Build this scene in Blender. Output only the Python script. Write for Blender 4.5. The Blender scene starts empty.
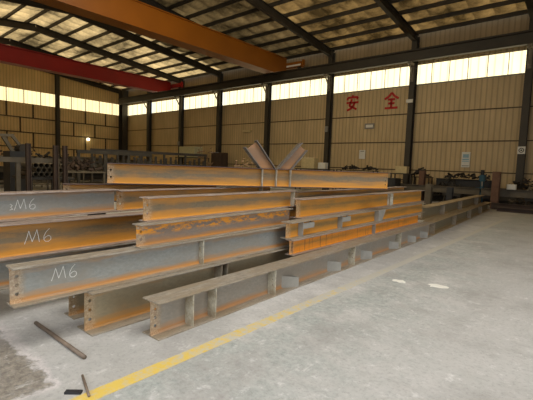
import bpy, bmesh, math, random
from mathutils import Vector, Matrix
random.seed(7)
scene = bpy.context.scene
C = scene.collection
PI = math.pi

# ------------------------------------------------------------------ camera
F_PX, PITCH, YAW, ROLL, EYE = 388.1, 0.0847970829, 2.27587837, 0.0368557623, 1.6
cp, sp = math.cos(PITCH), math.sin(PITCH)
F0 = Vector((math.cos(YAW), math.sin(YAW), 0)); RT = Vector((math.sin(YAW), -math.cos(YAW), 0)); UZ = Vector((0, 0, 1))
FW = F0 * cp - UZ * sp
UP0 = UZ * cp + F0 * sp
RGT = RT * math.cos(ROLL) + UP0 * math.sin(ROLL)
UPV = UP0 * math.cos(ROLL) - RT * math.sin(ROLL)
cam_d = bpy.data.cameras.new('camera'); cam = bpy.data.objects.new('camera', cam_d); C.objects.link(cam)
cam_d.sensor_fit = 'HORIZONTAL'; cam_d.sensor_width = 36; cam_d.lens = 36 * F_PX / 533
cam_d.clip_start = 0.05; cam_d.clip_end = 300
m = Matrix((RGT, UPV, -FW)).transposed().to_4x4(); m.translation = Vector((0, 0, EYE))
cam.matrix_world = m
scene.camera = cam

# ------------------------------------------------------------------ exposure, world, big lights
scene.view_settings.view_transform = 'Standard'; scene.view_settings.look = 'None'
scene.view_settings.gamma = 1; scene.view_settings.use_curve_mapping = False
scene.view_settings.exposure = 0.1
w = bpy.data.worlds.new('sky'); scene.world = w; w.use_nodes = True
bg = w.node_tree.nodes['Background']; bg.inputs[0].default_value = (.75, .85, 1, 1); bg.inputs[1].default_value = 1.0

def area(name, loc, target, sx, sy, power, col):
    d = bpy.data.lights.new(name, 'AREA'); d.shape = 'RECTANGLE'; d.size = sx; d.size_y = sy
    d.energy = power; d.color = col
    o = bpy.data.objects.new(name, d); C.objects.link(o); o.location = loc
    o.rotation_euler = (Vector(target) - Vector(loc)).to_track_quat('-Z', 'Y').to_euler()
    return o
# daylight through the two open doorways behind the camera and through the skylights over the near bays, plus an added rear fill
def spread(o, deg): o.data.spread = math.radians(deg)
spread(area('doorway_daylight_east', (9.6, 6.0, 3.2), (0, 3.0, 0), 11, 5.5, 200, (.88, .94, 1)), 130)
spread(area('doorway_daylight_south', (-1.0, -2.8, 3.0), (-2.0, 3, 0), 8, 4.5, 80, (.92, .96, 1)), 130)
spread(area('skylight_daylight', (1.0, 1.6, 9.6), (-.5, 2.0, 0), 9, 7, 540, (1, .98, .96)), 130)
spread(area('rear_roof_fill', (-11.0, 8.0, 10.3), (-15, 14, 0), 6, 6, 700, (1, .86, .62)), 170)  # added warm fill light under the roof, brightens the rear walls and rafters
# sun on the outside of the roof; it reaches the hall only through the translucent sheets
sd = bpy.data.lights.new('sun', 'SUN'); sd.energy = 9; sd.angle = .03; sd.color = (1, .93, .8)
so = bpy.data.objects.new('sun', sd); C.objects.link(so)
so.rotation_euler = Vector((.80, -.12, -.60)).to_track_quat('-Z', 'Y').to_euler()

# ------------------------------------------------------------------ materials
def lin(c):
    c = c / 255
    return c / 12.92 if c <= .04045 else ((c + .055) / 1.055) ** 2.4
def rgb(r, g, b): return (lin(r), lin(g), lin(b), 1)
MATS = {}
class NT:
    def __init__(s, name):
        s.m = bpy.data.materials.new(name); s.m.use_nodes = True; s.t = s.m.node_tree
        s.b = s.t.nodes['Principled BSDF']; MATS[name] = s.m
    def n(s, typ, **kw):
        n = s.t.nodes.new(typ)
        for k, v in kw.items(): setattr(n, k, v)
        return n
    def l(s, a, b): s.t.links.new(a, b)
    def coord(s, kind='Object', scale=(1, 1, 1), loc=(0, 0, 0)):
        c = s.n('ShaderNodeTexCoord'); mp = s.n('ShaderNodeMapping')
        mp.inputs['Scale'].default_value = scale; mp.inputs['Location'].default_value = loc
        s.l(c.outputs[kind], mp.inputs[0]); return mp.outputs[0]
    def noise(s, vec, scale, detail=4, rough=.55):
        n = s.n('ShaderNodeTexNoise'); n.inputs['Scale'].default_value = scale
        n.inputs['Detail'].default_value = detail; n.inputs['Roughness'].default_value = rough
        s.l(vec, n.inputs['Vector']); return n.outputs[0]
    def ramp(s, fac, stops):
        r = s.n('ShaderNodeValToRGB'); e = r.color_ramp.elements
        while len(e) < len(stops): e.new(.5)
        for i, (p, c) in enumerate(stops):
            e[i].position = p; e[i].color = c if len(c) == 4 else (*c, 1)
        s.l(fac, r.inputs[0]); return r.outputs[0]
    def mix(s, fac, a, b, mode='MIX'):
        x = s.n('ShaderNodeMix', data_type='RGBA', blend_type=mode)
        for sock, v in ((x.inputs[0], fac), (x.inputs[6], a), (x.inputs[7], b)):
            if hasattr(v, 'links') or hasattr(v, 'is_linked'): s.l(v, sock)
            else: sock.default_value = v
        return x.outputs[2]
    def math(s, op, a, b=None, clamp=False):
        x = s.n('ShaderNodeMath', operation=op); x.use_clamp = clamp
        for sock, v in ((x.inputs[0], a), (x.inputs[1], b)):
            if v is None: continue
            if hasattr(v, 'is_linked'): s.l(v, sock)
            else: sock.default_value = v
        return x.outputs[0]
    def bump(s, h, strength=.3, dist=.01):
        b = s.n('ShaderNodeBump'); b.inputs['Strength'].default_value = strength; b.inputs['Distance'].default_value = dist
        s.l(h, b.inputs['Height']); s.l(b.outputs[0], s.b.inputs['Normal'])
    def out(s, col, rough=.6, metal=0):
        if hasattr(col, 'is_linked'): s.l(col, s.b.inputs['Base Color'])
        else: s.b.inputs['Base Color'].default_value = col
        if hasattr(rough, 'is_linked'): s.l(rough, s.b.inputs['Roughness'])
        else: s.b.inputs['Roughness'].default_value = rough
        s.b.inputs['Metallic'].default_value = metal
        return s.m
BW = lambda v: (v, v, v, 1)

def plain(name, c, rough=.6, metal=0, var=.25, scale=6):
    t = NT(name); v = t.coord(); n = t.noise(v, scale, 5)
    dark = tuple(x * (1 - var) for x in c[:3]) + (1,); lite = tuple(min(1, x * (1 + var)) for x in c[:3]) + (1,)
    return t.out(t.ramp(n, [(.3, dark), (.7, lite)]), rough, metal)

def tc_o(t): return t.n('ShaderNodeTexCoord').outputs['Object']
def steel_web(name, grey, rust, rust2, amount, streak=False, splotch=0):
    """mill-scale steel: rust grows along the two flange roots and in patches, bluish scale in between"""
    t = NT(name)
    g = t.n('ShaderNodeTexCoord'); sx = t.n('ShaderNodeSeparateXYZ'); t.l(g.outputs['Generated'], sx.inputs[0])
    vo = t.coord('Object', (.55, 1, 4.5)); n1 = t.noise(vo, 3.0, 6, .6)
    vf = t.coord('Object', (1.5, 1, 3)); n2 = t.noise(vf, 12, 6, .7)
    d = t.math('ABSOLUTE', t.math('SUBTRACT', sx.outputs[2], .56))       # distance from the mid band
    d = t.math('MULTIPLY', d, 1.9)
    s1 = t.math('ADD', d, t.math('MULTIPLY', t.math('SUBTRACT', n1, .5), 1.5))
    s1 = t.math('ADD', s1, t.math('MULTIPLY', t.math('SUBTRACT', n2, .5), .35))
    s1 = t.math('ADD', s1, amount)
    mask = t.ramp(s1, [(.30, BW(0)), (.62, BW(.55)), (.95, BW(1))])
    rcol = t.mix(n2, rust, rust2)
    gv = t.ramp(n2, [(.25, tuple(x * .7 for x in grey[:3]) + (1,)), (.75, tuple(min(1, x * 1.15) for x in grey[:3]) + (1,))])
    n3 = t.noise(t.coord('Object', (.8, 1, 1.6), (5, 0, 2)), 2.4, 6, .65)
    gv = t.mix(t.ramp(n3, [(.40, BW(0)), (.62, BW(.75))]), gv, tuple((x * .6 + y * .25) for x, y in zip(grey[:3], rust2[:3])) + (1,))
    col = t.mix(mask, gv, rcol)
    line = t.ramp(t.math('ADD', sx.outputs[2], t.math('MULTIPLY', t.math('SUBTRACT', n1, .5), .10)), [(.03, BW(.0)), (.06, BW(.7)), (.10, BW(.6)), (.15, BW(0))])
    col = t.mix(line, col, rust)
    so_ = t.n('ShaderNodeSeparateXYZ'); t.l(tc_o(t), so_.inputs[0])
    e = t.ramp(t.math('ADD', so_.outputs[0], t.math('MULTIPLY', n2, .05)), [(.09, BW(1)), (.15, BW(0))])
    e = t.math('MULTIPLY', e, .6)
    n4 = t.noise(t.coord(), 60, 3, .7)
    col = t.mix(e, col, t.ramp(n4, [(.35, rgb(142, 104, 70)), (.5, rgb(176, 146, 108)), (.65, rgb(206, 184, 152))]))
    if streak:
        vs = t.coord('Object', (14, 1, .8)); ns = t.noise(vs, 1.6, 3, .5)
        col = t.mix(t.ramp(ns, [(.55, BW(0)), (.68, BW(.75))]), col, rgb(95, 70, 45))
    if splotch:
        vs = t.coord('Object', (1.2, 1, 3.5), (3, 0, 0)); ns = t.noise(vs, 4.5, 8, .75)
        z = t.ramp(sx.outputs[2], [(.42, BW(0)), (.62, BW(1)), (.9, BW(1)), (1, BW(.3))])
        k = t.math('MULTIPLY', t.ramp(ns, [(.47, BW(0)), (.55, BW(1))]), z)
        col = t.mix(k, col, rgb(226, 148, 34))
    t.bump(n2, .12, .003)
    return t.out(col, .62, .0)

BLUE = rgb(150, 151, 144); WARMG = rgb(136, 124, 108)
M_blue = steel_web('blue_scale_web', BLUE, rgb(198, 134, 62), rgb(160, 132, 92), -.16)
M_tan = steel_web('tan_web', rgb(156, 142, 112), rgb(198, 136, 58), rgb(160, 124, 78), -.1)
M_orange = steel_web('orange_rust_web', rgb(128, 112, 84), rgb(216, 148, 48), rgb(184, 126, 52), .15)
M_bright = steel_web('bright_rust_web', rgb(176, 124, 50), rgb(232, 146, 28), rgb(200, 118, 28), .4, streak=True)
M_mid = steel_web('amber_rust_web', rgb(148, 116, 62), rgb(218, 146, 40), rgb(186, 124, 44), .25)
M_splot = steel_web('splotched_web', rgb(134, 120, 106), rgb(192, 130, 56), rgb(150, 108, 66), -.15, splotch=1)
M_dull = steel_web('dull_brown_web', rgb(150, 142, 128), rgb(182, 128, 76), rgb(154, 126, 94), -.2)
M_olive = steel_web('olive_brown_web', rgb(118, 108, 84), rgb(128, 104, 66), rgb(110, 94, 62), -.1)

def flange_mat(name, a, b, c):
    t = NT(name); v = t.coord('Object', (1.2, 5, 5)); n = t.noise(v, 6, 7, .65)
    v2 = t.coord('Object', (.5, 3, 3)); n2 = t.noise(v2, 3, 4)
    col = t.mix(t.ramp(n2, [(.4, BW(0)), (.62, BW(1))]), t.ramp(n, [(.3, a), (.7, b)]), c)
    v3 = t.coord('Object', (3, 9, 9)); n3 = t.noise(v3, 9, 6, .75)
    col = t.mix(t.ramp(n3, [(.52, BW(0)), (.66, BW(.6))]), col, tuple(x * .5 for x in a[:3]) + (1,))
    t.bump(n, .2, .003)
    return t.out(col, .55, .0)
M_flange = flange_mat('grey_brown_flange', rgb(112, 104, 92), rgb(176, 166, 148), rgb(144, 128, 104))
M_flange_p = flange_mat('pink_grey_flange', rgb(118, 102, 92), rgb(182, 166, 152), rgb(146, 124, 104))
M_flange_t = flange_mat('tan_flange', rgb(132, 112, 80), rgb(176, 154, 114), rgb(150, 126, 88))
M_flange_d = flange_mat('dark_purple_flange', rgb(66, 48, 44), rgb(96, 74, 66), rgb(80, 62, 54))
M_flange_g = flange_mat('grey_dark_flange', rgb(84, 78, 72), rgb(126, 118, 108), rgb(104, 94, 82))
M_stiff = flange_mat('pale_stiffener', rgb(176, 170, 150), rgb(208, 202, 182), rgb(160, 146, 120))
M_stiffd = flange_mat('brown_grey_stiffener', rgb(122, 112, 96), rgb(156, 146, 124), rgb(132, 112, 88))
M_chalk = plain('white_chalk', rgb(232, 230, 222), .9, 0, .05)
M_paint_y = rgb(214, 178, 58)

# concrete floor
def floor_mat():
    t = NT('worn_concrete'); v = t.coord()
    big = t.noise(v, .35, 5, .6); mid = t.noise(v, 2.2, 8, .68); fine = t.noise(v, 14, 8, .75)
    base = t.ramp(mid, [(.3, rgb(168, 165, 160)), (.5, rgb(190, 187, 181)), (.72, rgb(212, 208, 202))])
    dust = t.mix(t.ramp(big, [(.35, BW(0)), (.62, BW(.6))]), base, rgb(160, 158, 150))
    # the aisle right of the yellow line is painted a faint grey green
    s = t.n('ShaderNodeSeparateXYZ'); tc = t.n('ShaderNodeTexCoord'); t.l(tc.outputs['Object'], s.inputs[0])
    xx = t.math('ADD', s.outputs[0], t.math('MULTIPLY', t.math('SUBTRACT', fine, .5), .25))
    aisle = t.ramp(t.math('ADD', xx, 3.0), [(.48, BW(0)), (.60, BW(1))])
    g = t.mix(t.ramp(fine, [(.38, BW(0)), (.66, BW(1))]), rgb(136, 144, 138), rgb(184, 186, 180))
    g = t.mix(t.ramp(mid, [(.42, BW(0)), (.6, BW(.7))]), g, dust)
    away = t.ramp(t.math('ADD', t.math('ADD', t.math('MULTIPLY', s.outputs[0], .5), 1.25), t.math('MULTIPLY', t.math('SUBTRACT', big, .5), .8)), [(.2, BW(0)), (.8, BW(.8))])
    g = t.mix(away, g, t.mix(t.noise(t.coord('Object', (2.2, .5, 1)), 1.4, 6, .6), rgb(164, 162, 156), rgb(196, 193, 188)))
    col = t.mix(t.math('MULTIPLY', aisle, .9), dust, g)
    # brown dirt-covered corner with a pale dusty rim
    nn = t.math('MULTIPLY', t.math('SUBTRACT', t.noise(v, 5, 6, .7), .5), .35)
    my = t.math('ADD', t.math('SUBTRACT', 1.07, s.outputs[1]), nn)
    mx = t.math('ADD', t.math('SUBTRACT', -2.82, s.outputs[0]), nn)
    mm = t.math('MINIMUM', my, mx)
    col = t.mix(t.ramp(t.math('ADD', mm, .5), [(.42, BW(0)), (.48, BW(.6)), (.52, BW(0))]), col, rgb(214, 204, 200))
    col = t.mix(t.ramp(t.math('ADD', mm, .5), [(.49, BW(0)), (.53, BW(.92))]), col, t.mix(t.ramp(t.noise(v, 18, 7, .8), [(.4, BW(0)), (.62, BW(1))]), rgb(102, 94, 82), rgb(156, 146, 130)))
    # scuffs
    vs = t.coord('Object', (1, .35, 1)); sc = t.noise(vs, 5, 8, .8)
    col = t.mix(t.ramp(t.noise(t.coord('Object', (1, 1, 1), (7, 3, 0)), 1.1, 9, .72), [(.50, BW(0)), (.66, BW(.6))]), col, rgb(146, 142, 136))
    col = t.mix(t.ramp(sc, [(.6, BW(0)), (.7, BW(.6))]), col, rgb(220, 218, 212))
    col = t.mix(t.ramp(sc, [(.3, BW(.45)), (.4, BW(0))]), col, rgb(126, 126, 120))
    f2 = t.noise(v, 26, 9, .8)
    col = t.mix(t.ramp(f2, [(.36, BW(.5)), (.5, BW(0))]), col, rgb(128, 126, 122))
    col = t.mix(t.ramp(t.noise(t.coord('Object', (1, 1, 1), (2, 9, 0)), 7, 9, .8), [(.56, BW(0)), (.66, BW(.55))]), col, rgb(222, 220, 216))
    t.bump(fine, .15, .004)
    return t.out(col, t.ramp(mid, [(.3, BW(.5)), (.7, BW(.75))]))
M_floor = floor_mat()
def line_mat():
    t = NT('worn_yellow_paint'); v = t.coord(); n = t.noise(v, 9, 8, .75)
    s = t.n('ShaderNodeSeparateXYZ'); tc = t.n('ShaderNodeTexCoord'); t.l(tc.outputs['Object'], s.inputs[0])
    wear = t.math('ADD', n, t.math('MULTIPLY', s.outputs[1], -.05))
    col = t.mix(t.ramp(wear, [(.28, BW(0)), (.46, BW(1))]), rgb(184, 180, 166), rgb(212, 182, 84))
    return t.out(col, .7)
M_line = line_mat()

def sheet_mat(name, base, dark, axis, period=.2, rough=.55):
    """ribbed wall sheeting; the ribs are in the mesh bump along the given axis"""
    t = NT(name); tc = t.n('ShaderNodeTexCoord'); s = t.n('ShaderNodeSeparateXYZ'); t.l(tc.outputs['Object'], s.inputs[0])
    ph = t.math('FRACT', t.math('DIVIDE', s.outputs[axis], period))
    rib = t.ramp(ph, [(0, BW(1)), (.10, BW(1)), (.18, BW(0)), (.82, BW(0)), (.9, BW(1))])
    v = t.coord('Object', (1, 1, .25)); n = t.noise(v, 1.6, 6, .6); n2 = t.noise(t.coord(), .25, 3)
    col = t.mix(t.ramp(n, [(.35, BW(0)), (.7, BW(1))]), base, dark)
    col = t.mix(t.ramp(n2, [(.35, BW(.35)), (.65, BW(0))]), col, dark)
    col = t.mix(t.math('MULTIPLY', rib, .6), col, tuple(x * .72 for x in dark[:3]) + (1,))
    t.bump(rib, .5, .02)
    return t.out(col, rough)
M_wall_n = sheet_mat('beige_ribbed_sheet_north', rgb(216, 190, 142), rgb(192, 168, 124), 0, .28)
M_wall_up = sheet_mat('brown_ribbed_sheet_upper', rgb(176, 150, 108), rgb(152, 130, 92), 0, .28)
M_wall_w = sheet_mat('beige_ribbed_sheet_west', rgb(240, 208, 146), rgb(214, 184, 128), 1, .28)
M_dark = plain('dark_painted_steel', rgb(58, 54, 46), .6, 0, .3, 2)
M_darker = plain('blackened_steel', rgb(52, 46, 37), .6, 0, .3, 2)
M_column = plain('dark_olive_column', rgb(64, 58, 46), .6, 0, .2, 1)
M_frame = plain('dark_brown_girt', rgb(82, 66, 44), .7, 0, .2, 1)
M_red = plain('red_crane_paint', rgb(156, 26, 22), .45, 0, .12, .7)
M_yellow = plain('orange_crane_paint', rgb(148, 86, 14), .45, 0, .1, .7)
M_rail = plain('rail_steel', rgb(120, 110, 92), .5, 0, .2)
M_grey = plain('grey_galvanised', rgb(144, 140, 130), .5, 0, .15)
M_white = plain('white_board', rgb(226, 224, 212), .6, 0, .04)
M_cream = plain('cream_box', rgb(206, 188, 140), .7, 0, .1)
M_blueb = plain('pale_blue_print', rgb(150, 184, 196), .6, 0, .1)
M_redp = plain('red_lettering', rgb(196, 44, 40), .6, 0, .06)
M_rustp = plain('red_brown_rust', rgb(104, 76, 58), .8, 0, .25, 4)
M_bluem = plain('blue_machine_paint', rgb(36, 84, 102), .5, 0, .15)
M_navy = plain('navy_machine_paint', rgb(40, 40, 40), .5, 0, .2)
M_olive_box = plain('khaki_cabinet', rgb(196, 190, 150), .6, 0, .1)
M_pinkpile = plain('pale_rust_scrap', rgb(160, 132, 102), .8, 0, .25, 5)
M_rod = plain('brown_rod_steel', rgb(112, 96, 80), .6, 0, .3, 9)
M_black = plain('black_rubber', rgb(40, 40, 42), .6, 0, .2)

def glow(name, col, strength, axis=0, period=.42, cloud=.25):
    """translucent daylit sheet: gives off the daylight that falls on its outside"""
    t = NT(name); tc = t.n('ShaderNodeTexCoord'); s = t.n('ShaderNodeSeparateXYZ'); t.l(tc.outputs['Object'], s.inputs[0])
    ph = t.math('FRACT', t.math('DIVIDE', s.outputs[axis], period))
    rib = t.ramp(ph, [(0, BW(.72)), (.1, BW(.72)), (.2, BW(1)), (.85, BW(1)), (1, BW(.8))])
    n = t.noise(t.coord('Object', (1, 1, .4)), 1.3, 5)
    k = t.ramp(n, [(.3, BW(1 - cloud)), (.7, BW(1))])
    c = t.mix(1.0, t.mix(1.0, col, rib, 'MULTIPLY'), k, 'MULTIPLY')
    t.l(c, t.b.inputs['Emission Color']); t.b.inputs['Emission Strength'].default_value = strength
    return t.out((.25, .23, .17, 1), .5)
M_strip_n = glow('daylit_strip_north', (1.0, .86, .52, 1), 1.75, 0, cloud=.15)
M_strip_w = glow('daylit_strip_west', (1.0, .80, .42, 1), 1.5, 1, cloud=.15)
M_lamp = NT('lamp_glow'); M_lamp.b.inputs['Emission Color'].default_value = (1, .9, .6, 1); M_lamp.b.inputs['Emission Strength'].default_value = 4; M_lamp = M_lamp.out((1, .95, .8, 1), .4)

# ------------------------------------------------------------------ mesh helpers
def box(bm, x0, x1, y0, y1, z0, z1, mat=None):
    vs = [bm.verts.new((x, y, z)) for x in (x0, x1) for y in (y0, y1) for z in (z0, z1)]
    for f in ((0, 1, 3, 2), (4, 6, 7, 5), (0, 4, 5, 1), (2, 3, 7, 6), (0, 2, 6, 4), (1, 5, 7, 3)):
        fc = bm.faces.new([vs[i] for i in f])
    if mat is not None:
        for v in vs: v.co = mat @ v.co
    return vs
def bar(bm, a, b, wd, ht):
    """box running from a to b with the given width and height"""
    a, b = Vector(a), Vector(b); d = b - a; L = d.length
    q = d.to_track_quat('X', 'Z').to_matrix().to_4x4(); q.translation = a
    return box(bm, 0, L, -wd / 2, wd / 2, -ht / 2, ht / 2, q)
def tube(bm, a, b, r, n=10, r2=None, caps=True):
    a, b = Vector(a), Vector(b); q = (b - a).to_track_quat('Z', 'Y').to_matrix(); r2 = r if r2 is None else r2
    A = [bm.verts.new(a + q @ Vector((math.cos(i * 2 * PI / n) * r, math.sin(i * 2 * PI / n) * r, 0))) for i in range(n)]
    B = [bm.verts.new(b + q @ Vector((math.cos(i * 2 * PI / n) * r2, math.sin(i * 2 * PI / n) * r2, 0))) for i in range(n)]
    for i in range(n): bm.faces.new((A[i], A[(i + 1) % n], B[(i + 1) % n], B[i]))
    if caps: bm.faces.new(A[::-1]); bm.faces.new(B)
def hollow(bm, a, b, r, t, n=12):
    a, b = Vector(a), Vector(b); q = (b - a).to_track_quat('Z', 'Y').to_matrix()
    R = []
    for p, rr in ((a, r), (b, r), (b, r - t), (a, r - t)):
        R.append([bm.verts.new(p + q @ Vector((math.cos(i * 2 * PI / n) * rr, math.sin(i * 2 * PI / n) * rr, 0))) for i in range(n)])
    for k in range(4):
        A, B = R[k], R[(k + 1) % 4]
        for i in range(n): bm.faces.new((A[i], A[(i + 1) % n], B[(i + 1) % n], B[i]))
def obj(name, bm, mat, parent=None, loc=None, smooth=False):
    bmesh.ops.recalc_face_normals(bm, faces=bm.faces)
    me = bpy.data.meshes.new(name); bm.to_mesh(me); bm.free()
    if mat: me.materials.append(mat)
    if smooth:
        for p in me.polygons: p.use_smooth = True
    o = bpy.data.objects.new(name, me); C.objects.link(o)
    if parent: o.parent = parent
    if loc: o.location = loc
    return o
def tag(o, label, cat, group=None, kind=None):
    o['label'] = label; o['category'] = cat
    if group: o['group'] = group
    o['kind'] = kind or 'thing'
    return o
def thing(name, label, cat, loc=(0, 0, 0), rz=0, group=None):
    o = bpy.data.objects.new(name, None); C.objects.link(o); o.location = loc; o.rotation_euler = (0, 0, rz)
    return tag(o, label, cat, group)
def struct(name, bm, mat, parent=None):
    o = obj(name, bm, mat, parent)
    if not parent: o['kind'] = 'structure'
    return o
def dup(root, loc, rz=None, label=None):
    r = root.copy(); C.objects.link(r); r.location = loc
    if rz is not None: r.rotation_euler = (0, 0, rz)
    if label: r['label'] = label
    for ch in list(root.children):
        c = ch.copy(); C.objects.link(c); c.parent = r
        for g in list(ch.children):
            d = g.copy(); C.objects.link(d); d.parent = c
    return r
NB = bmesh.new

# ------------------------------------------------------------------ hall structure
YN, XW, XE, YS = 25.4, -45.2, 10.0, -3.0
RIDGE_Y, EAVE, RIDGE = 11.5, 10.25, 11.75
bays = [-45.2 + 5.96 * i for i in range(10)]      # column lines along the north wall
COLX = [-45.2, -39.3, -33.4, -27.6, -21.6, -15.6, -9.5, -3.3, 2.8, 8.9]

bm = NB(); box(bm, XW - .3, XE + 4, YS - 4, YN + .3, -.25, 0); struct('floor', bm, M_floor)

def slope_z(y): return EAVE + (RIDGE - EAVE) * (YN - y) / (YN - RIDGE_Y) if y > RIDGE_Y else RIDGE - (RIDGE - EAVE) * (RIDGE_Y - y) / (RIDGE_Y - YS)
Z1, Z2 = 7.18, 8.42
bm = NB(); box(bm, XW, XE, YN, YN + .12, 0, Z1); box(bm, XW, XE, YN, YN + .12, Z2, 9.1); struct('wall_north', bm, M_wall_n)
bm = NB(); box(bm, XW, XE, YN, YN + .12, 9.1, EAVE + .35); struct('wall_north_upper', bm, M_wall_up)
bm = NB(); box(bm, XW - .12, XW, YS, YN, 0, Z1 + .02)
for y in range(int(YS), int(YN) + 1, 2):
    y1 = min(y + 2, YN)
    vs = [(XW - .12, y, Z2 + .1), (XW - .12, y1, Z2 + .1), (XW - .12, y1, slope_z(y1) + .2), (XW - .12, y, slope_z(y) + .2)]
    A = [bm.verts.new(v) for v in vs]; B = [bm.verts.new((v[0] + .12, v[1], v[2])) for v in vs]
    bm.faces.new(A); bm.faces.new(B)
    for i in range(4): bm.faces.new((A[i], A[(i + 1) % 4], B[(i + 1) % 4], B[i]))
struct('wall_west', bm, M_wall_w)
# east and south walls, each with a wide open doorway
bm = NB(); box(bm, XE, XE + .12, YS, 0, 0, 11.5); box(bm, XE, XE + .12, 12, YN, 0, 11.5); box(bm, XE, XE + .12, 0, 12, 6.6, 11.5); struct('wall_east', bm, M_wall_w)
bm = NB(); box(bm, XW, -6, YS - .12, YS, 0, 10.6); box(bm, 4, XE, YS - .12, YS, 0, 10.6); box(bm, -6, 4, YS - .12, YS, 5.6, 10.6); struct('wall_south', bm, M_wall_n)

# translucent clerestory sheets: one window per bay
wn = 1
for a, b in zip(COLX[:-1], COLX[1:]):
    bm = NB(); box(bm, a + .12, b - .12, YN + .03, YN + .08, Z1, Z2)
    o = struct('window_%d' % wn, bm, M_strip_n); wn += 1
    bm = NB(); k = 6
    for i in range(1, k): x = a + (b - a) * i / k; box(bm, x - .018, x + .018, YN + .0, YN + .03, Z1, Z2)
    box(bm, a + .12, b - .12, YN - .04, YN + .03, Z1 - .04, Z1 + .03)
    obj('window_frame', bm, M_grey, o)
YCOL = [25.4, 17.5, 9.7, 1.9]
for b, a in zip(YCOL[:-1], YCOL[1:]):
    bm = NB(); box(bm, XW - .08, XW - .03, a + .12, b - .12, Z1 + .02, Z2 + .1)
    o = struct('window_%d' % wn, bm, M_strip_w); wn += 1
    bm = NB(); k = 5
    for i in range(1, k): y = a + (b - a) * i / k; box(bm, XW - .03, XW, y - .03, y + .03, Z1, Z2 + .1)
    obj('window_frame', bm, M_frame, o)

# girts (horizontal seams) on the north wall, and the staggered panel joints on the west wall
tn = 1
def trim(bm, mat):
    global tn
    o = struct('trim_%d' % tn, bm, mat); tn += 1; return o
for z in (5.38, 3.55, 1.75):
    bm = NB(); box(bm, XW, XE, YN - .035, YN, z - .03, z + .03); trim(bm, M_frame)
WZ = [Z1, 5.75, 4.25, 2.75, 1.25]
for z in WZ[1:]:
    bm = NB(); box(bm, XW, XW + .05, YS, YN, z - .05, z + .05); trim(bm, M_frame)
bm = NB()
for i, (zt, zb) in enumerate(zip(WZ[:-1], WZ[1:])):
    ys = [23.0, 20.6, 15.2, 12.8, 7.4] if i % 2 == 0 else [21.7, 19.3, 14.0, 11.4, 6.2]
    for y in ys: box(bm, XW, XW + .05, y - .07, y + .07, zb, zt)
trim(bm, M_frame)

# columns: one thing per column, with upper shaft, lower shaft, cap bracket carrying the crane girder
def column(name, x, y, ndir, n):
    """H column; ndir = +1 north wall (webs across), flange faces the hall"""
    o = bpy.data.objects.new('column', None); C.objects.link(o); o.location = (x, y, 0)
    o['kind'] = 'structure'; o.name = 'column'
    bm = NB(); top = EAVE - .1
    box(bm, -.17, .17, -.02, .0, 0, top); box(bm, -.17, .17, -.42, -.40, 0, top); box(bm, -.012, .012, -.40, -.02, 0, top)
    obj('shaft', bm, M_column, o)
    bm = NB(); box(bm, -.22, .22, -.46, .02, 0, .03); obj('base_plate', bm, M_dark, o)
    return o
for i, x in enumerate(COLX[1:-1]):
    c = column('column', x, YN - .06, 1, i)
    bm = NB()      # corbel under the crane girder
    box(bm, -.1, .1, -1.05, -.42, 8.28, 8.42); bar(bm, (0, -.42, 7.55), (0, -.98, 8.3), .05, .1); box(bm, -.10, .10, -.46, -.42, 7.3, 8.4)
    obj('corbel', bm, M_rail, c)
for y in YCOL[1:]:
    o = bpy.data.objects.new('column', None); C.objects.link(o); o.location = (XW + .06, y, 0); o['kind'] = 'structure'
    bm = NB(); top = slope_z(y) - .45
    box(bm, 0, .02, -.17, .17, 0, top); box(bm, .40, .42, -.17, .17, 0, top); box(bm, .02, .40, -.012, .012, 0, top)
    obj('shaft', bm, M_column, o)
# corner column, darker and wider
o = bpy.data.objects.new('column', None); C.objects.link(o); o.location = (XW + .05, YN - .05, 0); o['kind'] = 'structure'
bm = NB(); box(bm, 0, .9, -.06, 0, 0, 10.2); box(bm, .0, .06, -.7, -.06, 0, 10.2); box(bm, .84, .9, -.7, -.06, 0, 10.2); obj('shaft', bm, M_column, o)

# crane girders along both long walls
bm = NB(); y0 = YN - 1.0
box(bm, XW + .6, XE - .3, y0 - .2, y0 + .2, 9.02, 9.06); box(bm, XW + .6, XE - .3, y0 - .15, y0 + .15, 8.42, 8.46); box(bm, XW + .6, XE - .3, y0 - .01, y0 + .01, 8.46, 9.02)
o = struct('crane_girder', bm, M_column); 
bm = NB(); box(bm, XW + .6, XE - .3, y0 - .04, y0 + .04, 9.06, 9.15); obj('rail', bm, M_dark, o)
bm = NB(); y1 = YS + 1.0
box(bm, XW + .6, XE - .3, y1 - .2, y1 + .2, 9.02, 9.06); box(bm, XW + .6, XE - .3, y1 - .15, y1 + .15, 8.42, 8.46); box(bm, XW + .6, XE - .3, y1 - .01, y1 + .01, 8.46, 9.02)
box(bm, XW + .6, XE - .3, y1 - .04, y1 + .04, 9.06, 9.15)
struct('crane_girder', bm, M_column)

# rafters
for x in COLX:
    bm = NB()
    for ya, yb in ((YN - .1, RIDGE_Y), (RIDGE_Y, YS + .1)):
        za, zb = slope_z(ya) - .02, slope_z(yb) - .02
        for dz, ww, hh in ((-.02, .26, .03), (-.25, .016, .44), (-.48, .26, .03)):
            bar(bm, (x, ya, za + dz), (x, yb, zb + dz), ww, hh)
    struct('rafter', bm, M_darker)
# knee struts
# purlins along the hall, on the rafters
ys = [YN - .25 - 1.42 * i for i in range(20)] + [YS]
for y in ys[:-1]:
    z = slope_z(y)
    bm = NB(); box(bm, XW, XE, y - .05, y + .05, z - .02, z + .2); struct('purlin', bm, M_darker)
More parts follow.
